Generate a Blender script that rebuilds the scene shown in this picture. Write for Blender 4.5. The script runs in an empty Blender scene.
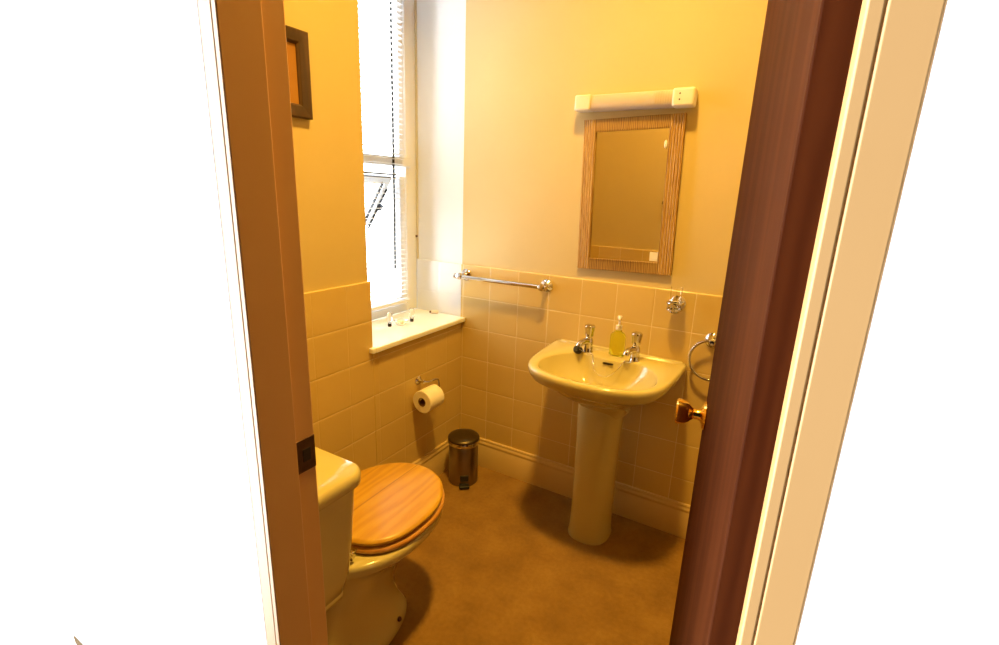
import bpy, bmesh, math, random
from math import sin, cos, pi, radians
from mathutils import Vector, Matrix
random.seed(7)
S = bpy.context.scene
col = S.collection

# ------------------------------------------------------------------ materials
def mat(name, color, rough=0.5, metal=0.0, **kw):
    m = bpy.data.materials.new(name); m.use_nodes = True
    b = m.node_tree.nodes['Principled BSDF']
    b.inputs['Base Color'].default_value = (*color, 1)
    b.inputs['Roughness'].default_value = rough
    b.inputs['Metallic'].default_value = metal
    for k, v in kw.items():
        b.inputs[k.replace('_', ' ')].default_value = v
    return m

class NB:
    """small node builder"""
    def __init__(s, m): s.t = m.node_tree; s.b = s.t.nodes['Principled BSDF']
    def n(s, typ, **kw):
        nd = s.t.nodes.new(typ)
        for k, v in kw.items(): setattr(nd, k, v)
        return nd
    def link(s, a, b): s.t.links.new(a, b)
    def math(s, op, a, b=None, c=None):
        nd = s.n('ShaderNodeMath', operation=op)
        for i, v in enumerate((a, b, c)):
            if v is None: continue
            if isinstance(v, (int, float)): nd.inputs[i].default_value = v
            else: s.link(v, nd.inputs[i])
        return nd.outputs[0]
    def ramp(s, fac, stops):
        r = s.n('ShaderNodeValToRGB')
        while len(r.color_ramp.elements) < len(stops): r.color_ramp.elements.new(0.5)
        for e, (p, c) in zip(r.color_ramp.elements, stops):
            e.position = p; e.color = (*c, 1)
        s.link(fac, r.inputs[0]); return r.outputs[0]
    def noise(s, scale, detail=3, vec=None, dist=0.0):
        nd = s.n('ShaderNodeTexNoise'); nd.inputs['Scale'].default_value = scale
        nd.inputs['Detail'].default_value = detail; nd.inputs['Distortion'].default_value = dist
        s.link(vec if vec is not None else s.obj(), nd.inputs['Vector']); return nd.outputs[0]
    def obj(s):
        if not hasattr(s, '_o'): s._o = s.n('ShaderNodeTexCoord').outputs['Object']
        return s._o
    def mapping(s, scale=(1, 1, 1), rot=(0, 0, 0), loc=(0, 0, 0)):
        nd = s.n('ShaderNodeMapping'); nd.inputs['Scale'].default_value = scale
        nd.inputs['Rotation'].default_value = rot; nd.inputs['Location'].default_value = loc
        s.link(s.obj(), nd.inputs['Vector']); return nd.outputs[0]
    def mix(s, fac, a, b):
        nd = s.n('ShaderNodeMix', data_type='RGBA')
        for sock, v in ((nd.inputs[0], fac), (nd.inputs[6], a), (nd.inputs[7], b)):
            if isinstance(v, (int, float)): sock.default_value = v
            elif isinstance(v, tuple): sock.default_value = (*v, 1)
            else: s.link(v, sock)
        return nd.outputs[2]
    def bump(s, h, strength=0.3, dist=0.002):
        nd = s.n('ShaderNodeBump'); nd.inputs['Strength'].default_value = strength
        nd.inputs['Distance'].default_value = dist; s.link(h, nd.inputs['Height'])
        s.link(nd.outputs[0], s.b.inputs['Normal'])
    def color(s, c): s.link(c, s.b.inputs['Base Color'])

def noisy(name, c1, c2, scale, rough=0.6, bump=0.0, bdist=0.001, **kw):
    m = mat(name, c1, rough, **kw); k = NB(m)
    f = k.noise(scale, 4)
    k.color(k.ramp(f, [(0.3, c1), (0.7, c2)]))
    if bump: k.bump(k.noise(scale * 4, 3), bump, bdist)
    return m

M = {}
M['paint'] = noisy('wall_paint', (0.60, 0.475, 0.215), (0.58, 0.46, 0.205), 5, 0.55, 0.10, 0.001)
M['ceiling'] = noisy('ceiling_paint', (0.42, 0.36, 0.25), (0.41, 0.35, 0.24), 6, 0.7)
M['reveal'] = noisy('reveal_paint_daylit', (0.74, 0.79, 0.84), (0.72, 0.77, 0.82), 6, 0.5)  # bluish daylight falling on the window recess is put into this colour
M['sill'] = noisy('sill_gloss_white', (0.86, 0.87, 0.86), (0.84, 0.85, 0.84), 6, 0.3)
M['lid_steel'] = noisy('dark_lid_steel', (0.13, 0.10, 0.065), (0.10, 0.08, 0.05), 12, 0.3, metal=0.9)
M['hall'] = noisy('hall_paint', (0.95, 0.95, 0.95), (0.93, 0.93, 0.93), 5, 0.6)
M['cream_gloss'] = noisy('cream_gloss_paint', (0.64, 0.375, 0.15), (0.62, 0.36, 0.14), 4, 0.4)
M['skirting'] = noisy('skirting_paint', (0.62, 0.45, 0.19), (0.60, 0.435, 0.18), 4, 0.35)
M['upvc'] = noisy('white_frame', (0.78, 0.82, 0.85), (0.76, 0.80, 0.83), 5, 0.35)
M['upvc_cream'] = mat('cream_sealant', (0.62, 0.58, 0.42), 0.6)
M['rubber'] = noisy('black_rubber', (0.012, 0.012, 0.014), (0.02, 0.02, 0.02), 30, 0.4)
M['chrome'] = noisy('chrome', (0.64, 0.61, 0.58), (0.58, 0.55, 0.52), 20, 0.08, metal=1.0)
M['brass'] = noisy('polished_brass', (0.90, 0.60, 0.16), (0.82, 0.52, 0.12), 20, 0.14, metal=1.0)
M['darkmetal'] = noisy('dark_bronze', (0.10, 0.055, 0.03), (0.16, 0.09, 0.05), 60, 0.4, metal=0.7)
M['steel'] = noisy('brushed_dark_steel', (0.30, 0.25, 0.20), (0.24, 0.20, 0.16), 12, 0.28, metal=1.0)
M['china'] = noisy('cream_china', (0.58, 0.50, 0.22), (0.56, 0.485, 0.21), 3, 0.12, Coat_Weight=0.4, Coat_Roughness=0.05)
M['paper'] = noisy('toilet_paper', (0.90, 0.84, 0.68), (0.86, 0.80, 0.64), 40, 0.95, 0.3, 0.0006)
M['card'] = mat('cardboard', (0.22, 0.12, 0.05), 0.9)
M['doorwood'] = None
M['mirror'] = mat('mirror_glass', (0.64, 0.59, 0.50), 0.015, 1.0)
M['plastic_white'] = noisy('white_plastic', (0.74, 0.70, 0.60), (0.72, 0.68, 0.58), 6, 0.35)
M['diffuser'] = noisy('ribbed_diffuser', (0.56, 0.49, 0.42), (0.52, 0.45, 0.38), 8, 0.3)
M['dark_hole'] = mat('dark_hole', (0.02, 0.012, 0.008), 0.6)
M['picture'] = noisy('picture_print', (0.30, 0.13, 0.02), (0.38, 0.18, 0.03), 9, 0.3)
M['glass'] = mat('window_glass', (1, 1, 1), 0.0, Transmission_Weight=1.0, IOR=1.01)
M['clear'] = mat('clear_glass', (0.97, 0.98, 0.97), 0.03, Transmission_Weight=1.0, IOR=1.35)
M['liquid'] = mat('green_soap', (0.86, 0.90, 0.10), 0.1, Transmission_Weight=0.92, IOR=1.33)
M['soapbar'] = mat('pale_soap', (0.85, 0.82, 0.50), 0.5)
M['slat'] = noisy('white_slat', (0.76, 0.80, 0.83), (0.74, 0.78, 0.81), 10, 0.4)

def tile_mat(name, axis, off, ztop):
    """square glazed cream wall tiles; axis 0: runs along x, 1: along y"""
    m = mat(name, (0.8, 0.6, 0.3), 0.22, Coat_Weight=0.3, Coat_Roughness=0.1); k = NB(m)
    sep = k.n('ShaderNodeSeparateXYZ'); k.link(k.obj(), sep.inputs[0])
    u = k.math('DIVIDE', k.math('SUBTRACT', sep.outputs[axis], off), 0.1583)
    v = k.math('DIVIDE', k.math('SUBTRACT', ztop, sep.outputs[2]), 0.162)
    def edge(t):
        f = k.math('FRACT', t); return k.math('MINIMUM', f, k.math('SUBTRACT', 1.0, f))
    eu = edge(u) if axis == 0 else k.math('ADD', k.math('MULTIPLY', edge(u), 1.5), 0.0065)   # tight vertical joints on the left wall
    d = k.math('MINIMUM', eu, edge(v))
    mask = k.math('GREATER_THAN', d, 0.009)              # 1 on tile, 0 on grout
    wn = k.n('ShaderNodeTexWhiteNoise', noise_dimensions='2D')
    cmb = k.n('ShaderNodeCombineXYZ')
    k.link(k.math('FLOOR', u), cmb.inputs[0]); k.link(k.math('FLOOR', v), cmb.inputs[1])
    k.link(cmb.outputs[0], wn.inputs['Vector'])
    tone = k.mix(wn.outputs[0], (0.60, 0.43, 0.145), (0.63, 0.455, 0.16))
    k.color(k.mix(mask, (0.76, 0.62, 0.31), tone))
    sm = k.n('ShaderNodeMapRange'); sm.inputs['From Max'].default_value = 0.045
    k.link(d, sm.inputs['Value'])
    hh = k.math('ADD', k.math('POWER', sm.outputs[0], 0.5), k.math('MULTIPLY', k.noise(9, 2), 0.35))
    k.bump(hh, 0.55, 0.0022)
    return m
M['tile_back'] = tile_mat('tiles_back_wall', 0, 0.0148, 1.0754)
M['tile_left'] = tile_mat('tiles_left_wall', 1, -0.138, 1.0754)
M['tile_front'] = tile_mat('tiles_front_wall', 0, 0.05, 1.0754)

def wood_mat(name, dark, mid, light, along=1, scale=26, rough=0.35, coat=0.3, joints=None, wv=0.45, dist=7.0):
    m = mat(name, mid, rough, Coat_Weight=coat, Coat_Roughness=0.15); k = NB(m)
    sc = [1, 1, 1]; sc[along] = 0.13
    vec = k.mapping(tuple(sc))
    warp = k.noise(7, 3, vec, 0.6)
    w = k.n('ShaderNodeTexWave', wave_type='BANDS', bands_direction='X' if along != 0 else 'Y')
    w.inputs['Scale'].default_value = scale; w.inputs['Distortion'].default_value = dist
    w.inputs['Detail'].default_value = 3.0; w.inputs['Detail Scale'].default_value = 1.2
    k.link(vec, w.inputs['Vector'])
    fine = k.noise(160, 3, vec)
    f = k.math('ADD', k.math('MULTIPLY', w.outputs[1], wv), k.math('ADD', k.math('MULTIPLY', warp, 0.8 - wv), k.math('MULTIPLY', fine, 0.2)))
    c = k.ramp(f, [(0.22, dark), (0.5, mid), (0.8, light)])
    if joints:
        sep = k.n('ShaderNodeSeparateXYZ'); k.link(k.obj(), sep.inputs[0])
        prod = None
        for j in joints:
            g = k.math('GREATER_THAN', k.math('ABSOLUTE', k.math('SUBTRACT', sep.outputs[0], j)), 0.0012)
            prod = g if prod is None else k.math('MULTIPLY', prod, g)
        c = k.mix(prod, tuple(x * 0.5 for x in dark), c)
    k.color(c); k.bump(f, 0.12, 0.001)
    return m
M['oak'] = wood_mat('honey_oak', (0.38, 0.18, 0.010), (0.51, 0.275, 0.015), (0.60, 0.37, 0.030), 1, 9, 0.36, 0.08, joints=(0.368,), wv=0.22, dist=14.0)
M['oak_seat'] = wood_mat('honey_oak_seat', (0.42, 0.18, 0.025), (0.54, 0.25, 0.04), (0.60, 0.31, 0.06), 1, 9, 0.30, 0.5, wv=0.22, dist=14.0)
M['frame_wood'] = wood_mat('limed_oak', (0.17, 0.075, 0.012), (0.40, 0.215, 0.035), (0.62, 0.42, 0.11), 2, 60, 0.5, 0.1)
M['frame_wood_x'] = wood_mat('limed_oak_rail', (0.14, 0.065, 0.012), (0.29, 0.16, 0.028), (0.42, 0.26, 0.06), 2, 45, 0.5, 0.1)
M['doorwood'] = wood_mat('dark_mahogany', (0.050, 0.012, 0.003), (0.060, 0.015, 0.004), (0.072, 0.019, 0.005), 2, 14, 0.65, 0.0)
M['doorwood'].node_tree.nodes['Principled BSDF'].inputs['Specular IOR Level'].default_value = 0.04
M['picframe'] = wood_mat('dark_walnut', (0.035, 0.016, 0.008), (0.06, 0.028, 0.012), (0.09, 0.045, 0.02), 2, 20, 0.4, 0.2)

def carpet_mat():
    m = mat('carpet', (0.5, 0.32, 0.14), 0.95); k = NB(m)
    a = k.noise(7, 5); b = k.noise(420, 2); c = k.noise(60, 3)
    f = k.math('ADD', k.math('MULTIPLY', a, 0.45), k.math('ADD', k.math('MULTIPLY', b, 0.35), k.math('MULTIPLY', c, 0.2)))
    k.color(k.ramp(f, [(0.34, (0.18, 0.090, 0.013)), (0.5, (0.25, 0.132, 0.021)), (0.68, (0.34, 0.19, 0.038))]))
    k.bump(k.math('ADD', b, c), 0.6, 0.003)
    return m
M['carpet'] = carpet_mat()

# ------------------------------------------------------------------ mesh helpers
def obj(name, bm, m, parent=None, smooth=None, bevel=None, subsurf=0):
    me = bpy.data.meshes.new(name)
    bmesh.ops.recalc_face_normals(bm, faces=bm.faces)
    bm.to_mesh(me); bm.free()
    if smooth is not None:
        for p in me.polygons: p.use_smooth = True
        me.set_sharp_from_angle(angle=radians(smooth))
    mm = m if isinstance(m, (list, tuple)) else [m]
    for x in mm: me.materials.append(x)
    o = bpy.data.objects.new(name, me); col.objects.link(o)
    if bevel:
        md = o.modifiers.new('bevel', 'BEVEL'); md.width = bevel; md.segments = 3; md.limit_method = 'ANGLE'
        md.angle_limit = radians(35); md.harden_normals = False
        for p in me.polygons: p.use_smooth = True
        me.set_sharp_from_angle(angle=radians(60))
    if subsurf:
        md = o.modifiers.new('sub', 'SUBSURF'); md.levels = md.render_levels = subsurf
    if parent:
        o.parent = parent
        o.matrix_parent_inverse = Matrix.Translation(-Vector(parent.location)) if parent.type == 'EMPTY' else Matrix.Identity(4)
    return o

def thing(name, label, cat, loc=(0, 0, 0), group=None):
    o = bpy.data.objects.new(name, None); o.empty_display_size = 0.05; col.objects.link(o)
    o.location = loc; o['label'] = label; o['category'] = cat
    if group: o['group'] = group
    return o
def tag(o, label, cat, group=None):
    o['label'] = label; o['category'] = cat
    if group: o['group'] = group
    return o
def struct(o): o['kind'] = 'structure'; return o

def B(): return bmesh.new()
def box(bm, x0, x1, y0, y1, z0, z1, mi=0):
    vs = [bm.verts.new((x, y, z)) for z in (z0, z1) for x, y in ((x0, y0), (x1, y0), (x1, y1), (x0, y1))]
    for f in ((0, 3, 2, 1), (4, 5, 6, 7), (0, 1, 5, 4), (1, 2, 6, 5), (2, 3, 7, 6), (3, 0, 4, 7)):
        bm.faces.new([vs[i] for i in f]).material_index = mi
    return vs
def loft(bm, rings, cap0=True, cap1=True, closed=False):
    vr = [[bm.verts.new(p) for p in r] for r in rings]
    n = len(rings[0])
    pairs = list(zip(vr, vr[1:])) + ([(vr[-1], vr[0])] if closed else [])
    for a, b in pairs:
        for i in range(n):
            j = (i + 1) % n
            bm.faces.new((a[i], a[j], b[j], b[i]))
    if cap0 and not closed: bm.faces.new(vr[0][::-1])
    if cap1 and not closed: bm.faces.new(vr[-1])
def frame_of(d):
    d = Vector(d).normalized(); a = Vector((0, 0, 1)) if abs(d.z) < 0.9 else Vector((1, 0, 0))
    u = d.cross(a).normalized(); return d, u, d.cross(u)
def lathe(bm, base, axis, prof, n=32):
    """prof: (radius, distance along axis)"""
    d, u, v = frame_of(axis); base = Vector(base)
    rings = [[base + d * h + (u * cos(2 * pi * i / n) + v * sin(2 * pi * i / n)) * max(r, 1e-5) for i in range(n)] for r, h in prof]
    loft(bm, rings)
def smooth_path(pts, sub=8, closed=False):
    P = [Vector(p) for p in pts]; out = []; n = len(P)
    rng = range(n) if closed else range(n - 1)
    for i in rng:
        if closed: p0, p1, p2, p3 = P[i - 1], P[i], P[(i + 1) % n], P[(i + 2) % n]
        else: p0, p1, p2, p3 = P[max(i - 1, 0)], P[i], P[i + 1], P[min(i + 2, n - 1)]
        for k in range(sub):
            t = k / sub
            out.append(0.5 * ((2 * p1) + (p2 - p0) * t + (2 * p0 - 5 * p1 + 4 * p2 - p3) * t * t + (3 * p1 - p0 - 3 * p2 + p3) * t ** 3))
    if not closed: out.append(P[-1])
    return out
def tube(bm, pts, r, n=10, closed=False):
    P = [Vector(p) for p in pts]; rings = []; prev = None
    for i, p in enumerate(P):
        if closed: t = P[(i + 1) % len(P)] - P[i - 1]
        else: t = P[min(i + 1, len(P) - 1)] - P[max(i - 1, 0)]
        t.normalize()
        if prev is None: _, u, v = frame_of(t)
        else:
            u = (prev - t * prev.dot(t)).normalized(); v = t.cross(u)
        prev = u
        rr = r[i] if isinstance(r, (list, tuple)) else r
        rings.append([p + (u * cos(2 * pi * k / n) + v * sin(2 * pi * k / n)) * rr for k in range(n)])
    loft(bm, rings, closed=closed)
def sphere(bm, c, r, n=16, sc=(1, 1, 1)):
    prof = [(r * sin(pi * i / n), -r * cos(pi * i / n)) for i in range(n + 1)]
    k = len(bm.verts); lathe(bm, c, (0, 0, 1), prof, n * 2)
    bm.verts.ensure_lookup_table()
    for v in bm.verts[k:]:
        v.co = Vector(c) + Vector(((v.co.x - c[0]) * sc[0], (v.co.y - c[1]) * sc[1], (v.co.z - c[2]) * sc[2]))
def resample(pts, n, c):
    """closed outline -> n points at equal angles about c (star shaped)"""
    out = []; m = len(pts)
    for i in range(n):
        a = 2 * pi * i / n; d = Vector((cos(a), sin(a)))
        best = None
        for k in range(m):
            p = Vector((pts[k][0] - c[0], pts[k][1] - c[1])); q = Vector((pts[(k + 1) % m][0] - c[0], pts[(k + 1) % m][1] - c[1]))
            e = q - p; den = d.x * e.y - d.y * e.x
            if abs(den) < 1e-12: continue
            t = (p.x * e.y - p.y * e.x) / den; s = (p.x * d.y - p.y * d.x) / den
            if t > 0 and -1e-6 <= s <= 1 + 1e-6 and (best is None or t > best): best = t
        out.append((c[0] + d.x * best, c[1] + d.y * best))
    return out
def mirror_profile(half, xc):
    """half outline (dx, y) from centre back to centre front -> full closed outline"""
    sm = smooth_path([(a, b, 0) for a, b in half], 8)
    r = [(xc + p.x, p.y) for p in sm]; l = [(xc - p.x, p.y) for p in sm[::-1]]
    return r + [p for p in l if abs(p[0] - xc) > 1e-4]

# ------------------------------------------------------------------ room shell
H = 1.0754          # top of wall tiles
YF = -1.50          # front (door) wall, room face
XJ, XR = 0.714, 1.435   # faces of the door lining
CE = 3.02
WH = 2.70

bm = B(); box(bm, -0.45, 1.75, YF - 0.10, 0.1, -0.08, 0); box(bm, 0.62, 1.53, -2.7, YF - 0.10, -0.08, 0); struct(obj('floor', bm, M['carpet']))
bm = B(); box(bm, -0.45, 1.75, -1.6, 0.1, CE, CE + 0.08); struct(obj('ceiling', bm, M['ceiling']))
bm = B(); box(bm, 0.0, 1.75, 0.0, 0.1, 0, CE)
wb = struct(obj('wall_back', bm, M['paint']))
bm = B(); box(bm, -0.45, 0.0, 0.0, 0.1, 0, CE)
obj('window_reveal', bm, M['reveal'], wb)
bm = B(); box(bm, 0.0, 1.55, -0.010, 0.0, 0.0, H)
obj('wall_tiles', bm, M['tile_back'], wb, bevel=0.003)
bm = B(); box(bm, -0.286, 0.0, -0.008, 0.0, 0.80, H)
M['tile_reveal'] = tile_mat('daylit_tiles_reveal', 0, 0.0148, 1.0754)  # copy of the back wall tiles, whitened to paint in the window's daylight
for nd in M['tile_reveal'].node_tree.nodes:
    if nd.type == 'MIX':
        for i in (6, 7):
            if not nd.inputs[i].is_linked: nd.inputs[i].default_value = (0.72, 0.76, 0.80, 1)
obj('reveal_tiles', bm, M['tile_reveal'], wb, bevel=0.002)

# left wall with the window opening (y -0.65 .. 0, z 0.78 .. WH)
bm = B()
box(bm, -0.35, 0, -1.6, -0.65, 0, CE)
box(bm, -0.35, 0, -0.65, 0.0, 0, 0.783)
box(bm, -0.35, 0, -0.65, 0.0, WH, CE)
wl = struct(obj('wall_left', bm, M['paint']))
bm = B()
box(bm, 0.0, 0.010, YF, -0.643, 0, H)
box(bm, 0.0, 0.010, -0.643, -0.010, 0, 0.783)
obj('wall_tiles', bm, M['tile_left'], wl, bevel=0.003)
bm = B(); box(bm, -0.35, -0.001, -0.660, -0.6495, 0.80, WH)
obj('window_reveal', bm, M['reveal'], wl)

# front wall with the doorway
DH = 2.02
bm = B()
box(bm, 0, XJ - 0.03, YF - 0.1, YF, 0, CE, 0)
box(bm, XR + 0.03, 1.75, YF - 0.1, YF, 0, CE, 0)
box(bm, XJ - 0.03, XR + 0.03, YF - 0.1, YF, DH + 0.03, CE, 0)
wf = struct(obj('wall_front', bm, M['paint']))
bm = B(); box(bm, 0.010, XJ - 0.03, YF, YF + 0.010, 0, H)
obj('wall_tiles', bm, M['tile_front'], wf, bevel=0.003)
bm = B()
box(bm, -0.45, XJ - 0.03, YF - 0.112, YF - 0.1, 0, CE)
box(bm, XR + 0.03, 1.95, YF - 0.112, YF - 0.1, 0, CE)
box(bm, XJ - 0.03, XR + 0.03, YF - 0.112, YF - 0.1, DH + 0.03, CE)
obj('hall_plaster', bm, M['hall'], wf)
bm = B(); box(bm, 1.55, 1.65, YF, 0.0, 0, CE); struct(obj('wall_right', bm, M['paint']))

# door lining with stop, one mesh per side
def lining(name, side):
    bm = B(); s = 1 if side == 'l' else -1
    x = XJ if side == 'l' else XR
    box(bm, *sorted((x - s * 0.03, x)), YF - 0.112, YF, 0, DH)
    box(bm, *sorted((x, x + s * 0.011)), YF - 0.112, YF - 0.045, 0, DH)
    return struct(obj(name, bm, M['cream_gloss'], bevel=0.002))
tl = lining('trim_1', 'l'); lining('trim_2', 'r')
bm = B(); box(bm, XJ - 0.03, XR + 0.03, YF - 0.112, YF, DH, DH + 0.03); box(bm, XJ + 0.011, XR - 0.011, YF - 0.112, YF - 0.045, DH - 0.012, DH)
struct(obj('trim_3', bm, M['cream_gloss'], bevel=0.002))
bm = B(); box(bm, XJ, XJ + 0.0022, YF - 0.044, YF - 0.001, 0.930, 0.994)
sp = obj('strike_plate', bm, M['darkmetal'], tl, bevel=0.0008); sp['label'] = 'dark bronze strike plate'
bm = B(); box(bm, XJ + 0.0022, XJ + 0.0030, YF - 0.028, YF - 0.012, 0.950, 0.974)
obj('latch_hole', bm, M['dark_hole'], sp)

# skirting boards: moulded profile swept
def skirting(name, a, b, n):
    prof = [(0, 0), (0.018, 0), (0.018, 0.118), (0.0155, 0.122), (0.0155, 0.128), (0.0175, 0.133), (0.0165, 0.139), (0.012, 0.144), (0.0105, 0.149), (0.012, 0.153), (0.009, 0.158), (0, 0.158)]
    bm = B(); a = Vector(a); b = Vector(b); n = Vector(n)
    loft(bm, [[p + n * d + Vector((0, 0, z)) for d, z in prof] for p in (a, b)])
    return struct(obj(name, bm, M['skirting'], smooth=40))
skirting('baseboard_back', (0.010, -0.010, 0), (1.55, -0.010, 0), (0, -1, 0))
skirting('baseboard_left', (0.010, -0.028, 0), (0.010, YF + 0.010, 0), (1, 0, 0))
skirting('baseboard_front', (0.028, YF + 0.010, 0), (XJ - 0.03, YF + 0.010, 0), (0, 1, 0))
skirting('baseboard_right', (1.55, -0.028, 0), (1.55, YF, 0), (-1, 0, 0))

# window sill
bm = B(); box(bm, -0.286, 0.034, -0.6495, -0.0105, 0.783, 0.805); box(bm, 0.0105, 0.034, -0.668, -0.6495, 0.783, 0.805)
struct(obj('trim_4', bm, M['sill'], bevel=0.004))

# ------------------------------------------------------------------ window
WX = -0.286
win = bpy.data.objects.new('window_1', None); col.objects.link(win); win.location = (WX, -0.32, 0.80); struct(win)
bm = B()
box(bm, WX - 0.06, WX, -0.085, -0.0085, 0.805, WH)
box(bm, WX - 0.06, WX, -0.6495, -0.585, 0.805, WH)
box(bm, WX - 0.06, WX, -0.585, -0.085, 0.805, 0.850)
box(bm, WX - 0.06, WX, -0.585, -0.085, WH - 0.06, WH)
box(bm, WX - 0.055, WX + 0.012, -0.585, -0.06, 1.535, 1.578)
obj('window_frame', bm, M['upvc'], win, bevel=0.004)
bm = B(); box(bm, WX - 0.002, WX + 0.006, -0.0085, -0.0005, H, WH)
s_ = obj('sealant_bead', bm, M['upvc_cream'], win); s_['label'] = 'olive coloured line of sealant'
bm = B()
box(bm, WX - 0.045, WX - 0.012, -0.118, -0.0855, 0.852, 1.49)
box(bm, WX - 0.045, WX - 0.012, -0.585, -0.552, 0.852, 1.49)
box(bm, WX - 0.045, WX - 0.012, -0.552, -0.118, 0.852, 0.885)
obj('lower_sash', bm, M['upvc'], win, bevel=0.003)
bm = B()
box(bm, WX - 0.045, WX - 0.012, -0.118, -0.0855, 1.58, WH - 0.06)
box(bm, WX - 0.045, WX - 0.012, -0.585, -0.552, 1.58, WH - 0.06)
box(bm, WX - 0.045, WX - 0.012, -0.552, -0.118, WH - 0.09, WH - 0.06)
obj('upper_sash', bm, M['upvc'], win, bevel=0.003)
bm = B(); box(bm, WX - 0.030, WX - 0.026, -0.552, -0.118, 1.58, WH - 0.09)
obj('pane', bm, M['glass'], win)
bm = B(); box(bm, WX - 0.020, WX - 0.006, -0.552, -0.150, 1.492, 1.4975); box(bm, WX - 0.020, WX - 0.006, -0.552, -0.150, 1.478, 1.4835)
s_ = obj('rubber_seal', bm, M['rubber'], win); s_['label'] = 'double black rubber seal'
# top hung vent, opened outwards
va = radians(34)
def vent_pt(u, y, t):   # u down the sash, t thickness
    return (WX - 0.03 - u * sin(va) - t * cos(va), y, 1.475 - u * cos(va) + t * sin(va))
def vent_box(bm, u0, u1, y0, y1, t0=0, t1=0.03):
    vs = [bm.verts.new(vent_pt(u, y, t)) for t in (t0, t1) for u, y in ((u0, y0), (u1, y0), (u1, y1), (u0, y1))]
    for f in ((0, 3, 2, 1), (4, 5, 6, 7), (0, 1, 5, 4), (1, 2, 6, 5), (2, 3, 7, 6), (3, 0, 4, 7)):
        bm.faces.new([vs[i] for i in f])
bm = B()
vent_box(bm, 0, 0.28, -0.185, -0.155); vent_box(bm, 0, 0.28, -0.552, -0.522); vent_box(bm, 0, 0.03, -0.522, -0.185); vent_box(bm, 0.25, 0.28, -0.522, -0.185)
vent = obj('vent_sash', bm, M['upvc'], win)
bm = B(); vent_box(bm, 0.03, 0.25, -0.522, -0.185, 0.012, 0.016); obj('pane', bm, M['glass'], vent)
bm = B(); vent_box(bm, 0.0, 0.29, -0.1548, -0.146, 0.01, 0.022); vent_box(bm, 0.02, 0.27, -0.214, -0.205, -0.008, 0.0); vent_box(bm, 0.05, 0.30, -0.166, -0.157, -0.008, 0.0)
vent_box(bm, 0.15, 0.18, -0.160, -0.140, -0.014, 0.016)
obj('rubber_seal', bm, M['rubber'], vent)

# venetian blind
bl = thing('venetian_blind', 'white venetian blind with thin open slats hanging in the window', 'blind', (-0.25, -0.35, 2.27))
bm = B(); box(bm, -0.272, -0.236, -0.640, -0.118, WH - 0.035, WH - 0.002); obj('head_rail', bm, M['upvc'], bl, bevel=0.002)
z = WH - 0.055; k = 0
while z > 0.885 and k < 99:
    bm = B(); n = 6; rows = []
    for j in range(n + 1):
        t = j / n; x = -0.262 + 0.024 * t; zz = z + 0.0022 * (1 - (2 * t - 1) ** 2) + (t - .5) * 0.002
        rows.append((x, zz))
    ring = lambda y: [(x, y, zz) for x, zz in rows] + [(x, y, zz - 0.0006) for x, zz in rows[::-1]]
    loft(bm, [ring(-0.636), ring(-0.140)])
    obj('slat', bm, M['slat'], bl, smooth=40)
    z -= 0.0225; k += 1
bm = B(); box(bm, -0.264, -0.236, -0.636, -0.122, z + 0.002, z + 0.016); obj('bottom_rail', bm, M['upvc'], bl, bevel=0.002)
bm = B()
for yy in (-0.165, -0.58):
    for xx in (-0.2635, -0.2365): tube(bm, [(xx, yy, WH - 0.03), (xx, yy, z + 0.01)], 0.0006, 6)
obj('ladder_cord', bm, M['slat'], bl)
bm = B(); tube(bm, [(-0.266, -0.195, WH - 0.03), (-0.266, -0.197, 1.30), (-0.266, -0.201, 1.045)], 0.0055, 8)
c_ = obj('tilt_cord', bm, M['rubber'], bl); c_['label'] = 'black control cord'
# small knob on the sealant line
bm = B(); lathe(bm, (WX + 0.004, -0.010, 1.195), (0.3, -1, 0), [(0.002, 0), (0.006, 0.002), (0.006, 0.008), (0.003, 0.011), (0, 0.012)], 12)
tag(obj('cord_cleat', bm, M['darkmetal'], smooth=40), 'tiny dark cord cleat at the edge of the daylit window reveal', 'cleat')

# ------------------------------------------------------------------ door
pv = Vector((XR, YF - 0.002, 0)); ph = math.asin(0.15)
d = Vector((-sin(ph), cos(ph), 0)); nn = Vector((-cos(ph), -sin(ph), 0))
DW, DT = 0.715, 0.038
def door_pt(s, t, z): return pv + d * s + nn * t + Vector((0, 0, z))
def door_box(bm, s0, s1, t0, t1, z0, z1):
    vs = [bm.verts.new(door_pt(s, t, z)) for z in (z0, z1) for s, t in ((s0, t0), (s1, t0), (s1, t1), (s0, t1))]
    for f in ((0, 3, 2, 1), (4, 5, 6, 7), (0, 1, 5, 4), (1, 2, 6, 5), (2, 3, 7, 6), (3, 0, 4, 7)):
        bm.faces.new([vs[i] for i in f])
bm = B(); door_box(bm, 0.002, DW, 0, DT, 0.008, DH - 0.004)
door = struct(obj('door_1', bm, M['doorwood'], bevel=0.002))
def knob(t_sign):
    bm = B()
    base = door_pt(DW - 0.06, DT if t_sign > 0 else 0, 0.936); ax = nn * t_sign
    prof = [(0.0, 0), (0.0295, 0), (0.030, 0.002), (0.027, 0.006), (0.017, 0.009), (0.012, 0.012), (0.0105, 0.018), (0.0105, 0.026), (0.014, 0.029),
            (0.0145, 0.031), (0.020, 0.036), (0.0245, 0.044), (0.0265, 0.055), (0.0268, 0.060), (0.0245, 0.0635), (0.020, 0.0645), (0.018, 0.063), (0, 0.0625)]
    lathe(bm, base, ax, [(a * 1.14, h * 1.05) for a, h in prof], 40)
    return obj('door_knob', bm, M['brass'], door, smooth=35)
k1 = knob(1); k1['label'] = 'polished brass knob'; knob(-1)

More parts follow.
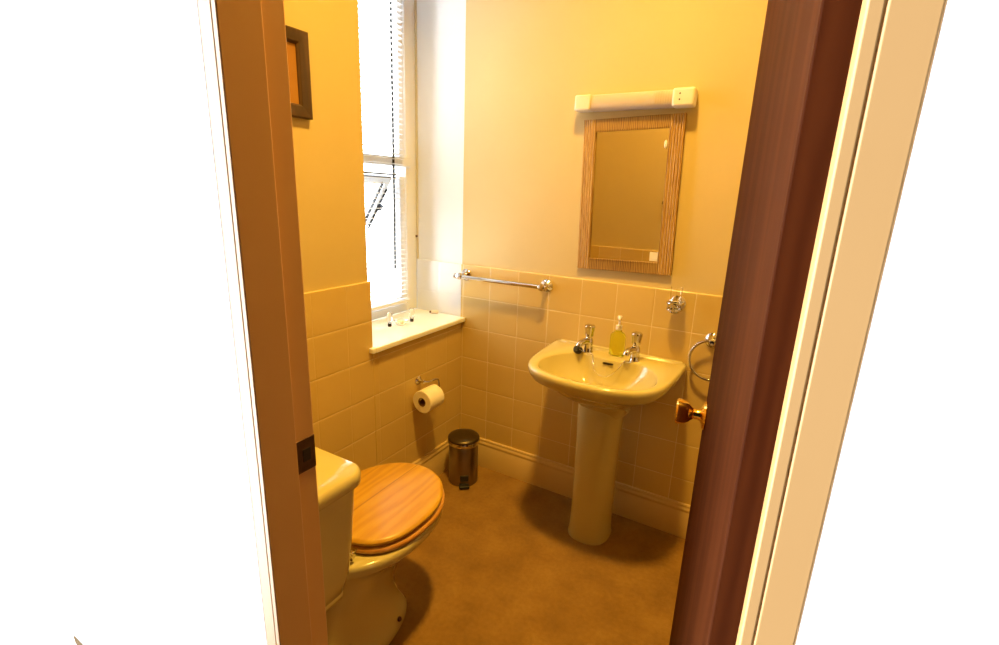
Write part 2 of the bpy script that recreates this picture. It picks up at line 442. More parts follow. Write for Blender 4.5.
# ------------------------------------------------------------------ picture on the left wall
pic = thing('framed_picture', 'small picture in a thick dark brown frame hanging on the yellow wall', 'picture', (0.0, -0.98, 1.76))
y0, y1, z0, z1 = -1.09, -0.882, 1.636, 1.888
bm = B()
def frame_mesh(bm, f, o0, o1, w, prof):
    """mitred rectangular frame; o0/o1 corners (u,v), f(u,v,h)->point, prof (inset, height)"""
    (u0, v0), (u1, v1) = o0, o1
    rings = []
    for ins, h in prof:
        rings.append([f(u0 + ins, v0 + ins, h), f(u1 - ins, v0 + ins, h), f(u1 - ins, v1 - ins, h), f(u0 + ins, v1 - ins, h)])
    loft(bm, rings, closed=True)
frame_mesh(bm, lambda u, v, h: (h, u, v), (y0, z0), (y1, z1), 0.04, [(0, 0.001), (0, 0.018), (0.004, 0.021), (0.034, 0.017), (0.040, 0.010), (0.042, 0.001)])
obj('picture_frame', bm, M['picframe'], pic)
bm = B(); box(bm, 0.001, 0.006, y0 + 0.04, y1 - 0.04, z0 + 0.04, z1 - 0.04); obj('print', bm, M['picture'], pic)

# ------------------------------------------------------------------ mirror
mr = thing('wall_mirror', 'rectangular wall mirror in a ribbed oak frame above the washbasin', 'mirror', (0.82, 0, 1.43))
X0, X1, Z0, Z1 = 0.618, 1.015, 1.128, 1.732
fw = 0.052
def stile(bm, xa, xb):
    n = 5; w = (xb - xa) / n
    box(bm, xa, xb, -0.016, -0.001, Z0, Z1)
    for i in range(n):
        cx = xa + w * (i + 0.5); r = w * 0.47
        ring = lambda z: [(cx + r * cos(a), -0.016 - r * 0.75 * sin(a), z) for a in [pi * k / 6 for k in range(7)]]
        loft(bm, [ring(Z0 + 0.001), ring(Z1 - 0.001)])
bm = B(); stile(bm, X0, X0 + fw); obj('frame_stile', bm, M['frame_wood'], mr, smooth=40)
bm = B(); stile(bm, X1 - fw, X1); obj('frame_stile', bm, M['frame_wood'], mr, smooth=40)
bm = B(); box(bm, X0 + fw, X1 - fw, -0.018, -0.001, Z0, Z0 + 0.046); obj('frame_rail', bm, M['frame_wood_x'], mr, bevel=0.002)
bm = B(); box(bm, X0 + fw, X1 - fw, -0.018, -0.001, Z1 - 0.046, Z1); obj('frame_rail', bm, M['frame_wood_x'], mr, bevel=0.002)
bm = B(); box(bm, X0 + fw - 0.002, X1 - fw + 0.002, -0.012, -0.002, Z0 + 0.044, Z1 - 0.044); obj('mirror_glass', bm, M['mirror'], mr)
# bead between glass and frame
bm = B(); frame_mesh(bm, lambda u, v, h: (u, -h, v), (X0 + fw - 0.003, Z0 + 0.043), (X1 - fw + 0.003, Z1 - 0.043), 0, [(0, 0.012), (0, 0.020), (0.005, 0.019), (0.006, 0.012)])
obj('inner_bead', bm, M['frame_wood_x'], mr)
bm = B(); box(bm, X1 - fw - 0.038, X1 - fw - 0.006, -0.0128, -0.0121, Z0 + 0.052, Z0 + 0.088)
st = obj('label_sticker', bm, M['plastic_white'], mr); st['label'] = 'small pale square sticker'
bm = B(); lathe(bm, (X1 - fw - 0.012, -0.0125, 1.625), (0, -1, 0), [(0, 0), (0.006, 0), (0.006, 0.004), (0.004, 0.006), (0, 0.006)], 12)
for v in bm.verts: v.co.z = 1.625 + (v.co.z - 1.625) * 2.6
obj('mirror_clip', bm, M['plastic_white'], mr, smooth=40)

mr.location.x -= 0.006
mr.rotation_euler.y = -0.028      # hangs slightly askew

# ------------------------------------------------------------------ shaver light
sl = thing('shaver_light', 'slim cream strip light with shaver socket fixed above the mirror', 'light', (0.80, 0, 1.79))
def rbox(bm, x0, x1, y0, y1, z0, z1): box(bm, x0, x1, y0, y1, z0, z1)
bm = B(); box(bm, 0.574, 0.640, -0.060, -0.001, 1.757, 1.815); obj('end_cap', bm, M['plastic_white'], sl, bevel=0.006)
bm = B(); box(bm, 0.953, 1.031, -0.060, -0.001, 1.754, 1.817); ec = obj('end_cap', bm, M['plastic_white'], sl, bevel=0.008)
bm = B(); n = 15
prof = [(-0.001, 1.7575)] + [(-0.044 - 0.012 * sin(pi * j / n) ** 0.45 if 0 < j < n else -0.044, 1.7575 + 0.0565 * j / n) for j in range(n + 1)] + [(-0.001, 1.814)]
loft(bm, [[(x, y, z) for y, z in prof] for x in (0.638, 0.955)])
obj('diffuser', bm, M['diffuser'], sl, smooth=50)
bm = B()
for i in range(7):
    x = 0.888 + i * 0.009; box(bm, x, x + 0.002, -0.0572, -0.054, 1.765, 1.808)
obj('vent_ribs', bm, M['diffuser'], sl)
bm = B()
for zz in (1.777, 1.797): lathe(bm, (0.980, -0.0605, zz), (0, -1, 0), [(0, 0), (0.0030, 0), (0.0030, 0.0006), (0, 0.0006)], 12)
obj('socket_hole', bm, M['dark_hole'], ec)

# ------------------------------------------------------------------ washbasin
wbn = thing('washbasin', 'cream pedestal washbasin with two chrome taps against the tiled wall', 'washbasin', (0.84, -0.2, 0))
XC = 0.838; NR = 96; CC = (XC, -0.27)
outer = mirror_profile([(0, -0.012), (0.10, -0.012), (0.20, -0.012), (0.280, -0.012), (0.286, -0.016), (0.287, -0.10), (0.282, -0.20), (0.270, -0.32), (0.240, -0.40), (0.185, -0.452), (0.10, -0.482), (0, -0.491)], XC)
inner = mirror_profile([(0, -0.172), (0.06, -0.160), (0.12, -0.143), (0.175, -0.180), (0.212, -0.240), (0.228, -0.315), (0.215, -0.375), (0.175, -0.425), (0.10, -0.452), (0, -0.460)], XC + 0.006)
O = resample(outer, NR, CC); I = resample(inner, NR, CC)
def sc_ring(R, s, z, c=CC, sy=None, dy=0):
    sy = s if sy is None else sy
    return [(c[0] + (x - c[0]) * s, c[1] + (y - c[1]) * sy + dy, z) for x, y in R]
def off_ring(R, dist, z):
    out = []
    for x, y in R:
        v = Vector((x - CC[0], y - CC[1])); L = v.length; v = v * ((L - dist) / L)
        yy = CC[1] + v.y
        out.append((CC[0] + v.x, min(yy, -0.0115), z))
    return out
RZ = 0.786
PC = (0.850, -0.195)
rings = []
# inside bottom -> rim -> outside -> underside
for s, z in ((0.02, 0.640), (0.10, 0.641), (0.30, 0.648), (0.50, 0.662), (0.68, 0.685), (0.82, 0.712), (0.91, 0.740), (0.965, 0.764), (0.99, 0.778)):
    rings.append(sc_ring(I, s, z, c=(CC[0], CC[1] - 0.03 * (1 - s))))
rings.append(sc_ring(I, 1.0, RZ - 0.0035)); rings.append(sc_ring(I, 1.015, RZ - 0.0005))
blend = lambda A, Bq, t, z: [(a[0] * (1 - t) + b[0] * t, a[1] * (1 - t) + b[1] * t, z) for a, b in zip(A, Bq)]
rings.append(blend(I, O, 0.5, RZ)); 
rings.append(off_ring(O, 0.010, RZ)); rings.append(off_ring(O, 0.003, RZ - 0.003)); rings.append(off_ring(O, 0.0, RZ - 0.010))
rings.append(off_ring(O, 0.0, RZ - 0.020)); rings.append(off_ring(O, 0.004, RZ - 0.034)); rings.append(off_ring(O, 0.016, RZ - 0.052))
def under(t, z, keep):
    out = []
    for (x, y) in O:
        tx = PC[0] + (x - CC[0]) * 0.33; ty = PC[1] + (y - CC[1]) * 0.36
        out.append((x * (1 - t) + tx * t, min(y * (1 - t) + ty * t, -0.0115), z))
    return out
for t, z in ((0.20, RZ - 0.070), (0.40, RZ - 0.094), (0.62, RZ - 0.122), (0.82, RZ - 0.150), (0.95, RZ - 0.178), (1.0, RZ - 0.21)): rings.append(under(t, z, 0))
bm = B(); loft(bm, rings)
bn = obj('basin', bm, M['china'], wbn, smooth=60)
# raised back edge of the ledge
bm = B(); box(bm, XC - 0.268, XC + 0.268, -0.024, -0.0115, RZ - 0.004, RZ + 0.003); obj('rear_upstand', bm, M['china'], bn, bevel=0.004)
# pedestal
def sup(c, a, b, z, n=48, e=2.5):
    out = []
    for i in range(n):
        t = 2 * pi * i / n; ct, st = cos(t), sin(t)
        out.append((c[0] + a * math.copysign(abs(ct) ** (2 / e), ct), c[1] + b * math.copysign(abs(st) ** (2 / e), st), z))
    return out
bm = B()
loft(bm, [sup((0.842, -0.195), a, b, z) for z, a, b in ((0.001, 0.090, 0.105), (0.012, 0.090, 0.105), (0.03, 0.086, 0.102), (0.12, 0.084, 0.098), (0.3, 0.084, 0.098), (0.45, 0.086, 0.100), (0.56, 0.090, 0.100), (0.60, 0.090, 0.092), (0.635, 0.080, 0.075))])
obj('pedestal', bm, M['china'], wbn, smooth=50)
# overflow slot and drain
bm = B()
n_ = 20
pts = []
for i in range(n_):
    a = 2 * pi * i / n_; px = 0.022 * math.copysign(abs(cos(a)) ** 0.5, cos(a)); pz = 0.0042 * sin(a)
    pts.append((px, pz))
def ovf(t, k=1.0): return [(0.846 + px * k, -0.1750 - t - 0.4 * (pz), 0.772 + pz * k) for px, pz in pts]
loft(bm, [ovf(-0.004), ovf(0.0045)])
ov = obj('overflow_slot', bm, M['dark_hole'], bn); ov['label'] = 'dark overflow slot'
bm = B(); lathe(bm, (XC, -0.30, 0.6405), (0, 0, 1), [(0, 0), (0.022, 0), (0.024, 0.003), (0.016, 0.004), (0.014, 0.001), (0, 0.001)], 24)
obj('waste', bm, M['chrome'], bn, smooth=40)
# taps
def tap(x, y, twist):
    t = []
    bm = B(); lathe(bm, (x, y, RZ - 0.001), (0, 0, 1), [(0, 0), (0.021, 0), (0.021, 0.004), (0.0185, 0.008), (0.0180, 0.03), (0.0195, 0.042), (0.0175, 0.056), (0.011, 0.066), (0, 0.067)], 28)
    p = smooth_path([(x, y - 0.004, RZ + 0.045), (x + twist * 0.02, y - 0.030, RZ + 0.050), (x + twist * 0.035, y - 0.056, RZ + 0.046), (x + twist * 0.04, y - 0.064, RZ + 0.034)], 6)
    tube(bm, p, [0.0145 - 0.0025 * i / (len(p) - 1) for i in range(len(p))], 14)
    o = obj('tap', bm, M['chrome'], wbn, smooth=45)
    bm = B(); prof = [(0, 0), (0.0145, 0), (0.018, 0.006), (0.0175, 0.018), (0.0215, 0.042), (0.0215, 0.048), (0.018, 0.052), (0, 0.053)]
    lathe(bm, (x, y, RZ + 0.066), (0, 0, 1), prof, 24)
    for v in bm.verts:       # fluted grip
        a = math.atan2(v.co.y - y, v.co.x - x); r = 1 + 0.06 * cos(6 * a); h = v.co.z
        v.co = Vector((x + (v.co.x - x) * r, y + (v.co.y - y) * r, h))
    obj('tap_handle', bm, M['chrome'], o, smooth=50)
tap(0.735, -0.110, -0.5); tap(0.934, -0.108, -0.5)
# plug lying on the ledge and its chain
bm = B(); lathe(bm, (0.698, -0.138, RZ + 0.002), (0.35, -0.45, 0.82), [(0, 0), (0.017, 0), (0.0195, 0.004), (0.0205, 0.012), (0.018, 0.015), (0.006, 0.0155), (0.005, 0.02), (0, 0.02)], 24)
tag(obj('plug', bm, M['rubber'], smooth=40), 'black rubber plug lying beside the left tap of the washbasin', 'plug')
bm = B()
cp = smooth_path([(0.709, -0.146, RZ + 0.014), (0.745, -0.152, RZ + 0.004), (0.768, -0.149, RZ + 0.003), (0.780, -0.170, RZ - 0.006), (0.795, -0.198, RZ - 0.036), (0.822, -0.212, RZ - 0.056),
                  (0.857, -0.214, RZ - 0.056), (0.885, -0.200, RZ - 0.034), (0.900, -0.180, RZ - 0.010), (0.906, -0.165, RZ + 0.002), (0.905, -0.145, RZ + 0.003)], 12)
tube(bm, cp, 0.0009, 6)
for i in range(0, len(cp), 2): sphere(bm, cp[i], 0.0018, 4)
tag(obj('plug_chain', bm, M['chrome'], smooth=60), 'thin metal ball chain looped from the plug into the basin', 'chain')

# soap dispenser
sd = thing('soap_dispenser', 'clear pump bottle of yellow-green liquid soap between the basin taps', 'soap bottle', (0.852, -0.085, RZ))
sx, sy = 0.852, -0.088
bm = B(); loft(bm, [sup((sx, sy), a, b, RZ + z, 40, 3) for z, a, b in ((0.0005, 0.026, 0.018), (0.004, 0.032, 0.022), (0.05, 0.032, 0.022), (0.088, 0.031, 0.021), (0.098, 0.024, 0.017), (0.104, 0.012, 0.011), (0.112, 0.011, 0.011))])
obj('bottle', bm, M['liquid'], sd, smooth=50)
bm = B(); lathe(bm, (sx, sy, RZ + 0.112), (0, 0, 1), [(0, 0), (0.013, 0), (0.013, 0.018), (0.006, 0.021), (0.004, 0.024), (0.004, 0.046), (0.009, 0.048), (0.009, 0.058), (0, 0.060)], 20)
tube(bm, [(sx, sy, RZ + 0.166), (sx + 0.006, sy - 0.024, RZ + 0.166), (sx + 0.009, sy - 0.034, RZ + 0.160)], 0.0042, 8)
obj('pump', bm, M['plastic_white'], sd, smooth=45)

# ------------------------------------------------------------------ towel rail
tr = thing('towel_rail', 'straight chrome towel rail on the tiles left of the basin', 'towel rail', (0.25, -0.01, 1.03))
ZR = 1.026; YB = -0.0098
bm = B(); tube(bm, [(0.004, -0.068, ZR - 0.002), (0.492, -0.068, ZR)], 0.0100, 16)
lathe(bm, (0.492, -0.068, ZR), (1, 0, 0), [(0, 0), (0.010, 0), (0.010, 0.008), (0, 0.010)], 16)
obj('rail', bm, M['chrome'], tr, smooth=45)
for x in (0.034, 0.480):
    bm = B(); lathe(bm, (x, YB, ZR), (0, -1, 0), [(0, 0), (0.029, 0), (0.030, 0.004), (0.025, 0.011), (0.014, 0.017), (0.010, 0.026), (0.010, 0.045), (0.014, 0.050), (0.0165, 0.058), (0.0145, 0.072), (0, 0.077)], 28)
    obj('bracket', bm, M['chrome'], tr, smooth=45)
bm = B(); lathe(bm, (0.004, -0.068, ZR - 0.002), (-1, 0, 0), [(0, -0.012), (0.0125, -0.010), (0.0135, 0), (0.007, 0.006), (0, 0.007)], 16)
obj('end_cap', bm, M['chrome'], tr, smooth=45)

# ------------------------------------------------------------------ tumbler in its holder
th = thing('tumbler_holder', 'chrome tumbler holder fixed to the tiles right of the basin', 'tumbler holder', (1.055, -0.01, 1.02))
tx, ty = 1.056, -0.062
bm = B(); lathe(bm, (1.056, YB, 1.028), (0, -1, 0), [(0, 0), (0.031, 0), (0.0315, 0.003), (0.024, 0.008), (0.010, 0.013), (0.0085, 0.020), (0.0085, 0.026)], 28); obj('rose', bm, M['chrome'], th, smooth=45)
bm = B(); tube(bm, [(tx + 0.0285 * cos(a), ty + 0.0285 * sin(a), 1.035) for a in [2 * pi * k / 32 for k in range(32)]], 0.0048, 8, True)
tube(bm, [(tx + 0.0285 * cos(a), ty + 0.0285 * sin(a), 1.010) for a in [2 * pi * k / 32 for k in range(32)]], 0.0030, 8, True)
for a in (-0.5, -2.6, -1.55):
    tube(bm, [(tx + 0.0285 * cos(a), ty + 0.0285 * sin(a), 1.035), (tx + 0.0285 * cos(a), ty + 0.0285 * sin(a), 1.010), (tx + 0.012 * cos(a), ty + 0.012 * sin(a), 0.999)], 0.0030, 8)
lathe(bm, (tx, ty, 0.992), (0, 0, 1), [(0, 0), (0.010, 0.001), (0.018, 0.006), (0.016, 0.009), (0, 0.008)], 20)
obj('holder_ring', bm, M['chrome'], th, smooth=45)
bm = B(); lathe(bm, (tx, ty, 1.0002), (0, 0, 1), [(0, 0), (0.0165, 0), (0.018, 0.003), (0.0228, 0.098), (0.0228, 0.099), (0.0215, 0.099), (0.017, 0.006), (0, 0.005)], 32)
tag(obj('tumbler', bm, M['clear'], smooth=45), 'clear glass tumbler standing in the chrome holder below the mirror', 'tumbler')

# ------------------------------------------------------------------ towel ring
tg = thing('towel_ring', 'chrome towel ring on the tiles beside the dark door', 'towel ring', (1.205, -0.01, 0.9))
bm = B(); lathe(bm, (1.208, YB, 0.897), (0, -1, 0), [(0, 0), (0.031, 0), (0.0315, 0.003), (0.025, 0.011), (0.012, 0.016), (0.010, 0.030), (0.012, 0.040), (0.009, 0.046), (0, 0.047)], 28)
obj('rose', bm, M['chrome'], tg, smooth=45)
bm = B(); R = 0.080
tube(bm, [(1.213 + R * sin(a), -0.045, 0.824 + R * cos(a)) for a in [2 * pi * k / 56 for k in range(56)]], 0.0055, 10, True)
obj('ring', bm, M['chrome'], tg, smooth=45)

# ------------------------------------------------------------------ toilet roll and holder
hp = thing('toilet_roll_holder', 'bronze toned toilet roll holder fixed to the left wall tiles', 'toilet roll holder', (0.01, -0.36, 0.57))
bm = B(); lathe(bm, (0.0098, -0.362, 0.568), (1, 0, 0), [(0, 0), (0.020, 0), (0.021, 0.003), (0.015, 0.009), (0.009, 0.018), (0.008, 0.030), (0.009, 0.036), (0, 0.037)], 24)
obj('rose', bm, M['chrome'], hp, smooth=45)
bm = B()
rx, rz = 0.074, 0.492
pp = smooth_path([(0.040, -0.362, 0.568), (0.058, -0.345, 0.566), (0.070, -0.320, 0.572), (0.075, -0.297, 0.567), (0.076, -0.290, 0.545), (0.075, -0.290, 0.512), (0.0745, -0.298, 0.5078), (0.074, -0.325, 0.5072), (0.074, -0.425, 0.5072)], 8)
tube(bm, pp, 0.0042, 10); obj('arm', bm, M['chrome'], hp, smooth=45)
tp = thing('toilet_roll', 'white toilet roll with folded end hanging in the wall holder', 'toilet roll', (rx, -0.36, rz))
bm = B()
R0, R1 = 0.053, 0.0205
ring = lambda r, y: [(rx + r * cos(a), y, rz + r * sin(a)) for a in [2 * pi * k / 48 for k in range(48)]]
loft(bm, [ring(R1, -0.414), ring(R0 - 0.002, -0.414), ring(R0, -0.412), ring(R0, -0.314), ring(R0 - 0.002, -0.312), ring(R1, -0.312)], closed=True)
# folded triangular leading edge over the top
def cyl(u, y, r): return (rx + r * sin(u), y, rz + r * cos(u))
rows = []
for i in range(9):
    u = -0.25 + 1.25 * i / 8; half = 0.049 * (1 - max(0, (u - 0.2)) / 0.82) + 0.001
    rows.append([cyl(u, -0.363 - half, R0 + 0.0012), cyl(u, -0.363, R0 + 0.0016), cyl(u, -0.363 + half, R0 + 0.0012)])
vr = [[bm.verts.new(p) for p in r] for r in rows]
for a, b in zip(vr, vr[1:]):
    for i in range(2): bm.faces.new((a[i], a[i + 1], b[i + 1], b[i]))
obj('paper', bm, M['paper'], tp, smooth=40)
bm = B(); loft(bm, [ring(R1 + 0.0003, -0.4145), ring(R1 - 0.0015, -0.4145), ring(R1 - 0.0015, -0.3115), ring(R1 + 0.0003, -0.3115)], closed=True)
obj('cardboard_core', bm, M['card'], tp, smooth=40)

# ------------------------------------------------------------------ pedal bin
bx, by = 0.150, -0.180
pbn = thing('pedal_bin', 'small round steel pedal bin in the corner by the skirting', 'bin', (bx, by, 0))
bm = B(); lathe(bm, (bx, by, 0.001), (0, 0, 1), [(0, 0.0), (0.073, 0.0), (0.075, 0.004), (0.0745, 0.012), (0.074, 0.014), (0.0745, 0.225), (0.073, 0.228), (0, 0.228)], 56); obj('body', bm, M['steel'], pbn, smooth=45)
bm = B(); lathe(bm, (bx, by, 0.212), (0, 0, 1), [(0.0745, 0), (0.0795, 0.001), (0.081, 0.006), (0.081, 0.014), (0.079, 0.020), (0.073, 0.021)], 56); obj('rim_band', bm, M['chrome'], pbn, smooth=45)
bm = B(); lathe(bm, (bx, by, 0.2335), (0, 0, 1), [(0, 0), (0.079, 0), (0.080, 0.004), (0.0785, 0.009), (0.072, 0.014), (0.055, 0.019), (0.03, 0.022), (0.0, 0.023)], 56)
ld = obj('lid', bm, M['lid_steel'], pbn, smooth=45); ld['label'] = 'domed dark lid'
fd = Vector((0.62, -0.785, 0)); sd_ = Vector((0.785, 0.62, 0)); bc = Vector((bx, by, 0))
def obox(bm, c, ax, ay, hx, hy, z0, z1):
    vs = [bm.verts.new(c + ax * sx_ * hx + ay * sy_ * hy + Vector((0, 0, z))) for z in (z0, z1) for sx_, sy_ in ((-1, -1), (1, -1), (1, 1), (-1, 1))]
    for f in ((0, 3, 2, 1), (4, 5, 6, 7), (0, 1, 5, 4), (1, 2, 6, 5), (2, 3, 7, 6), (3, 0, 4, 7)): bm.faces.new([vs[i] for i in f])
bm = B(); obox(bm, bc + fd * 0.086, sd_, fd, 0.025, 0.016, 0.006, 0.019); obj('pedal', bm, M['rubber'], pbn, bevel=0.004)
bm = B(); obox(bm, bc + fd * 0.0745, sd_, fd, 0.021, 0.003, 0.032, 0.064); obj('pedal_slot', bm, M['rubber'], pbn, bevel=0.002)

# ------------------------------------------------------------------ toilet
tc = thing('toilet', 'cream close-coupled toilet with a wooden seat beside the left wall', 'toilet', (0.385, -1.2, 0))
TX = 0.385
def egg(w, yt, yb, z, n=64, xc=TX, e=2.25, er=2.6):
    """egg outline: tip yt (towards the back wall), rear yb"""
    ym = yb + (yt - yb) * 0.47; out = []
    for i in range(n):
        t = 2 * pi * i / n; ct, st = cos(t), sin(t)
        ex = e if st > 0 else er
        x = w * math.copysign(abs(ct) ** (2 / ex), ct)
        y = ((yt - ym) if st > 0 else (ym - yb)) * math.copysign(abs(st) ** (2 / ex), st)
        out.append((xc + x, ym + y, z))
    return out
# pan
rings = []
for z, w, yt, yb, er_ in ((0.001, 0.112, -0.925, -1.42, 2.6), (0.02, 0.112, -0.925, -1.42, 2.6), (0.035, 0.104, -0.935, -1.41, 2.6), (0.10, 0.092, -0.965, -1.39, 2.5), (0.18, 0.090, -0.980, -1.36, 2.4), (0.25, 0.104, -0.950, -1.34, 2.3),
                     (0.30, 0.122, -0.900, -1.32, 2.2), (0.335, 0.140, -0.865, -1.31, 2.1), (0.362, 0.164, -0.822, -1.30, 2.0), (0.371, 0.184, -0.788, -1.298, 2.0), (0.377, 0.190, -0.783, -1.295, 2.0), (0.392, 0.191, -0.781, -1.295, 2.0), (0.402, 0.190, -0.782, -1.295, 2.0), (0.407, 0.184, -0.790, -1.29, 2.0)):
    rings.append(egg(w, yt, yb, z, er=er_))
rings += [egg(0.150, -0.83, -1.19, 0.407), egg(0.143, -0.84, -1.18, 0.398), egg(0.125, -0.86, -1.16, 0.33), egg(0.08, -0.93, -1.12, 0.25), egg(0.03, -1.0, -1.08, 0.22)]
bm = B(); loft(bm, rings); pan = obj('pan', bm, M['china'], tc, smooth=60)
bm = B(); box(bm, TX - 0.095, TX + 0.095, YF + 0.015, -1.16, 0.30, 0.404); obj('cistern_shelf', bm, M['china'], pan, bevel=0.02)
bm = B(); 
lathe(bm, (TX + 0.090, -1.03, 0.034), (1, 0.2, 0.3), [(0, 0), (0.008, 0), (0.0075, 0.006), (0.004, 0.009), (0, 0.010)], 16)
obj('fixing_screw_cap', bm, M['darkmetal'], pan, smooth=45)
# seat ring
bm = B()
so = [egg(0.183, -0.787, -1.205, z) for z in (0.411, 0.428)]
def seat_ring(w, yt, yb, z): return egg(w, yt, yb, z, xc=TX + 0.004, e=2.1)
loft(bm, [seat_ring(0.115, -0.86, -1.13, 0.411), seat_ring(0.184, -0.787, -1.205, 0.411), seat_ring(0.190, -0.781, -1.21, 0.417), seat_ring(0.190, -0.781, -1.21, 0.425), seat_ring(0.184, -0.788, -1.204, 0.431), seat_ring(0.118, -0.857, -1.133, 0.430)], closed=True)
obj('seat', bm, M['oak_seat'], tc, smooth=50)
# lid, tipped very slightly up towards the front on its buffers
bm = B()
def lid_r(w, yt, yb, z):
    return [(x, y, zz + 0.005 + (y + 1.2) * 0.018) for x, y, zz in egg(w - 0.003, yt, yb, z, xc=TX + 0.006, e=2.05)]
loft(bm, [lid_r(0.181, -0.793, -1.20, 0.431), lid_r(0.186, -0.788, -1.206, 0.434), lid_r(0.187, -0.787, -1.207, 0.442), lid_r(0.183, -0.791, -1.203, 0.448), lid_r(0.175, -0.799, -1.195, 0.4505), lid_r(0.05, -0.93, -1.07, 0.4515)])
obj('seat_lid', bm, M['oak'], tc, smooth=40)
for sx_ in (-1, 1):
    bm = B(); hx = TX + sx_ * 0.082
    lathe(bm, (hx, -1.232, 0.4075), (0, 0, 1), [(0, 0), (0.019, 0), (0.019, 0.004), (0.011, 0.009), (0.009, 0.026), (0, 0.028)], 20)
    tube(bm, [(hx - 0.026, -1.226, 0.431), (hx + 0.026, -1.226, 0.431)], 0.0075, 12)
    box(bm, hx - 0.013, hx + 0.013, -1.226, -1.200, 0.428, 0.4325)
    obj('hinge', bm, M['chrome'], tc, smooth=45)
# cistern
def rrect(x0, x1, y0, y1, r, z, seg=8):
    out = []
    for cx, cy, a0 in ((x1 - r, y1 - r, 0), (x0 + r, y1 - r, 90), (x0 + r, y0 + r, 180), (x1 - r, y0 + r, 270)):
        for i in range(seg + 1):
            a = radians(a0 + 90 * i / seg); out.append((cx + r * cos(a), cy + r * sin(a), z))
    return out
YC = YF + 0.0105
bm = B()
lofts = []
for z, i, ft in ((0.404, 0.135, 0.070), (0.430, 0.100, 0.056), (0.455, 0.060, 0.042), (0.475, 0.038, 0.030), (0.52, 0.027, 0.024), (0.62, 0.018, 0.016), (0.72, 0.012, 0.011), (0.765, 0.010, 0.009)):
    lofts.append(rrect(0.135 + i, 0.640 - i, YC, -1.300 - ft, 0.045, z))
loft(bm, lofts); obj('cistern', bm, M['china'], tc, smooth=50)
bm = B()
loft(bm, [rrect(0.137, 0.638, YC, -1.303, 0.045, 0.764), rrect(0.132, 0.643, YC, -1.298, 0.050, 0.769), rrect(0.132, 0.643, YC, -1.298, 0.050, 0.788), rrect(0.135, 0.640, YC, -1.301, 0.048, 0.797), rrect(0.142, 0.633, YC + .004, -1.308, 0.042, 0.801), rrect(0.20, 0.58, YC + .04, -1.36, 0.02, 0.804)])
obj('cistern_lid', bm, M['china'], tc, smooth=50)

# ------------------------------------------------------------------ things on the window sill
ZS = 0.8052
for i, (x, y, lab) in enumerate(((-0.150, -0.372, 'mini toiletry bottle upside down on its black cap, nearer the door'), (-0.128, -0.240, 'mini toiletry bottle upside down on its black cap, nearer the basin'))):
    t = thing('toiletry_bottle', lab, 'toiletry bottle', (x, y, ZS), 'mini toiletry bottles on the window sill')
    bm = B(); lathe(bm, (x, y, ZS), (0, 0, 1), [(0, 0), (0.0085, 0), (0.009, 0.001), (0.009, 0.014), (0.008, 0.015), (0, 0.015)], 16); obj('cap', bm, M['rubber'], t, smooth=45)
    bm = B(); lathe(bm, (x, y, ZS + 0.0152), (0, 0, 1), [(0, 0), (0.007, 0), (0.011, 0.004), (0.012, 0.010), (0.012, 0.045), (0.010, 0.050), (0, 0.051)], 20); obj('bottle', bm, M['clear'], t, smooth=45)
dx, dy = -0.134, -0.312
bm = B(); lathe(bm, (dx, dy, ZS), (0, 0, 1), [(0, 0), (0.022, 0), (0.026, 0.003), (0.034, 0.020), (0.035, 0.020), (0.033, 0.019), (0.025, 0.005), (0, 0.004)], 32)
tag(obj('glass_dish', bm, M['clear'], smooth=45), 'small round glass dish on the window sill between the bottles', 'dish')
bm = B(); loft(bm, [sup((dx, dy), a, b, ZS + z, 24) for z, a, b in ((0.0048, 0.016, 0.012), (0.007, 0.019, 0.015), (0.013, 0.019, 0.015), (0.0155, 0.015, 0.011))])
tag(obj('soap_bar', bm, M['soapbar'], smooth=50), 'pale yellow piece of soap lying in the glass dish', 'soap')
bm = B(); lathe(bm, (-0.150, -0.060, ZS + 0.0105), (0.6, 0.5, 0.0), [(0, 0), (0.009, 0), (0.010, 0.002), (0.010, 0.034), (0.006, 0.038), (0, 0.038)], 16)
tb = tag(obj('sewing_kit_tube', bm, M['plastic_white'], smooth=45), 'small white tube lying on the sill near the back corner', 'tube')
bm = B(); lathe(bm, (-0.150, -0.060, ZS + 0.0105), (-0.6, -0.5, 0.0), [(0, 0), (0.0055, 0), (0.0055, 0.009), (0, 0.010)], 12)
c_ = obj('cap', bm, M['darkmetal'], tb, smooth=45)

# ------------------------------------------------------------------ coat hook on the front wall (seen in the mirror)
bm = B()
tube(bm, smooth_path([(0.63, YF + 0.004, 1.395), (0.63, YF + 0.012, 1.395), (0.63, YF + 0.022, 1.375), (0.63, YF + 0.019, 1.35), (0.63, YF + 0.010, 1.345)], 6), 0.005, 10)
lathe(bm, (0.63, YF + 0.0005, 1.40), (0, 1, 0), [(0, 0), (0.016, 0), (0.015, 0.004), (0, 0.005)], 20)
tag(obj('coat_hook', bm, M['darkmetal'], smooth=45), 'dark metal coat hook reflected in the mirror at its right edge', 'hook')

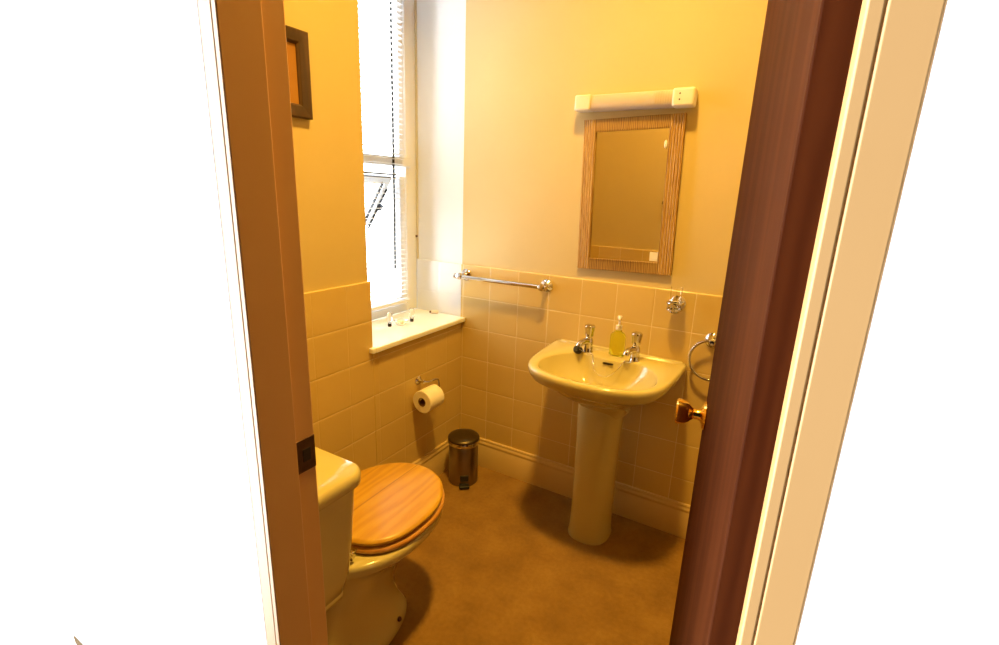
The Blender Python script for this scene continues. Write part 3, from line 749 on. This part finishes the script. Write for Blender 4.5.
# ------------------------------------------------------------------ ceiling lamp
LX, LY = 0.86, -0.88
cl = thing('ceiling_light', 'round opal ceiling light above the middle of the bathroom', 'light', (LX, LY, CE))
bm = B(); lathe(bm, (LX, LY, CE - 0.001), (0, 0, -1), [(0, 0), (0.13, 0), (0.13, 0.028), (0, 0.028)], 40); obj('base', bm, M['plastic_white'], cl, smooth=45)
me_ = mat('glowing_opal', (1, 0.9, 0.7), 0.4)
lb = me_.node_tree.nodes['Principled BSDF']
lb.inputs['Emission Color'].default_value = (1.0, 0.53, 0.12, 1); lb.inputs['Emission Strength'].default_value = 2
bm = B(); lathe(bm, (LX, LY, CE - 0.030), (0, 0, -1), [(0, 0), (0.125, 0), (0.125, 0.012), (0.11, 0.022), (0, 0.026)], 40); obj('diffuser', bm, me_, cl, smooth=40)
li = bpy.data.lights.new('lamp_bulb', 'AREA'); li.shape = 'DISK'; li.size = 0.19; li.energy = 38; li.spread = radians(125); li.color = (1.0, 0.58, 0.10)
lo = bpy.data.objects.new('lamp_bulb', li); lo.location = (LX, LY, CE - 0.058); col.objects.link(lo)

# ------------------------------------------------------------------ daylight
w = bpy.data.worlds.new('daylight'); S.world = w; w.use_nodes = True
nt = w.node_tree; bg = nt.nodes['Background']
tcn = nt.nodes.new('ShaderNodeTexCoord'); sp_ = nt.nodes.new('ShaderNodeSeparateXYZ'); nt.links.new(tcn.outputs['Generated'], sp_.inputs[0])
mp = nt.nodes.new('ShaderNodeMapRange'); mp.inputs['From Min'].default_value = -0.72; mp.inputs['From Max'].default_value = -0.58
mp.inputs['To Min'].default_value = 12.5; mp.inputs['To Max'].default_value = 0.01; nt.links.new(sp_.outputs[0], mp.inputs['Value'])
bg.inputs[0].default_value = (0.94, 0.97, 1.0, 1); nt.links.new(mp.outputs[0], bg.inputs[1])

# ------------------------------------------------------------------ camera
F, yaw, pitch, roll = 491.3099, -0.5241, 0.2591, 0.0354
loc = Vector((1.40641, -2.03670, 1.43093))
fwd = Vector((sin(yaw) * cos(pitch), cos(yaw) * cos(pitch), -sin(pitch)))
rt = Vector((cos(yaw), -sin(yaw), 0)); up = rt.cross(fwd)
r2 = rt * cos(roll) + up * sin(roll); u2 = -rt * sin(roll) + up * cos(roll)
cam = bpy.data.cameras.new('camera'); co = bpy.data.objects.new('camera', cam); col.objects.link(co)
co.matrix_world = Matrix(((r2.x, u2.x, -fwd.x, loc.x), (r2.y, u2.y, -fwd.y, loc.y), (r2.z, u2.z, -fwd.z, loc.z), (0, 0, 0, 1)))
cam.sensor_width = 36; cam.lens = F * 36 / 999; cam.clip_start = 0.02
S.camera = co
S.view_settings.view_transform = 'Standard'; S.view_settings.look = 'None'
S.view_settings.gamma = 1; S.view_settings.use_curve_mapping = False; S.view_settings.exposure = 0.0
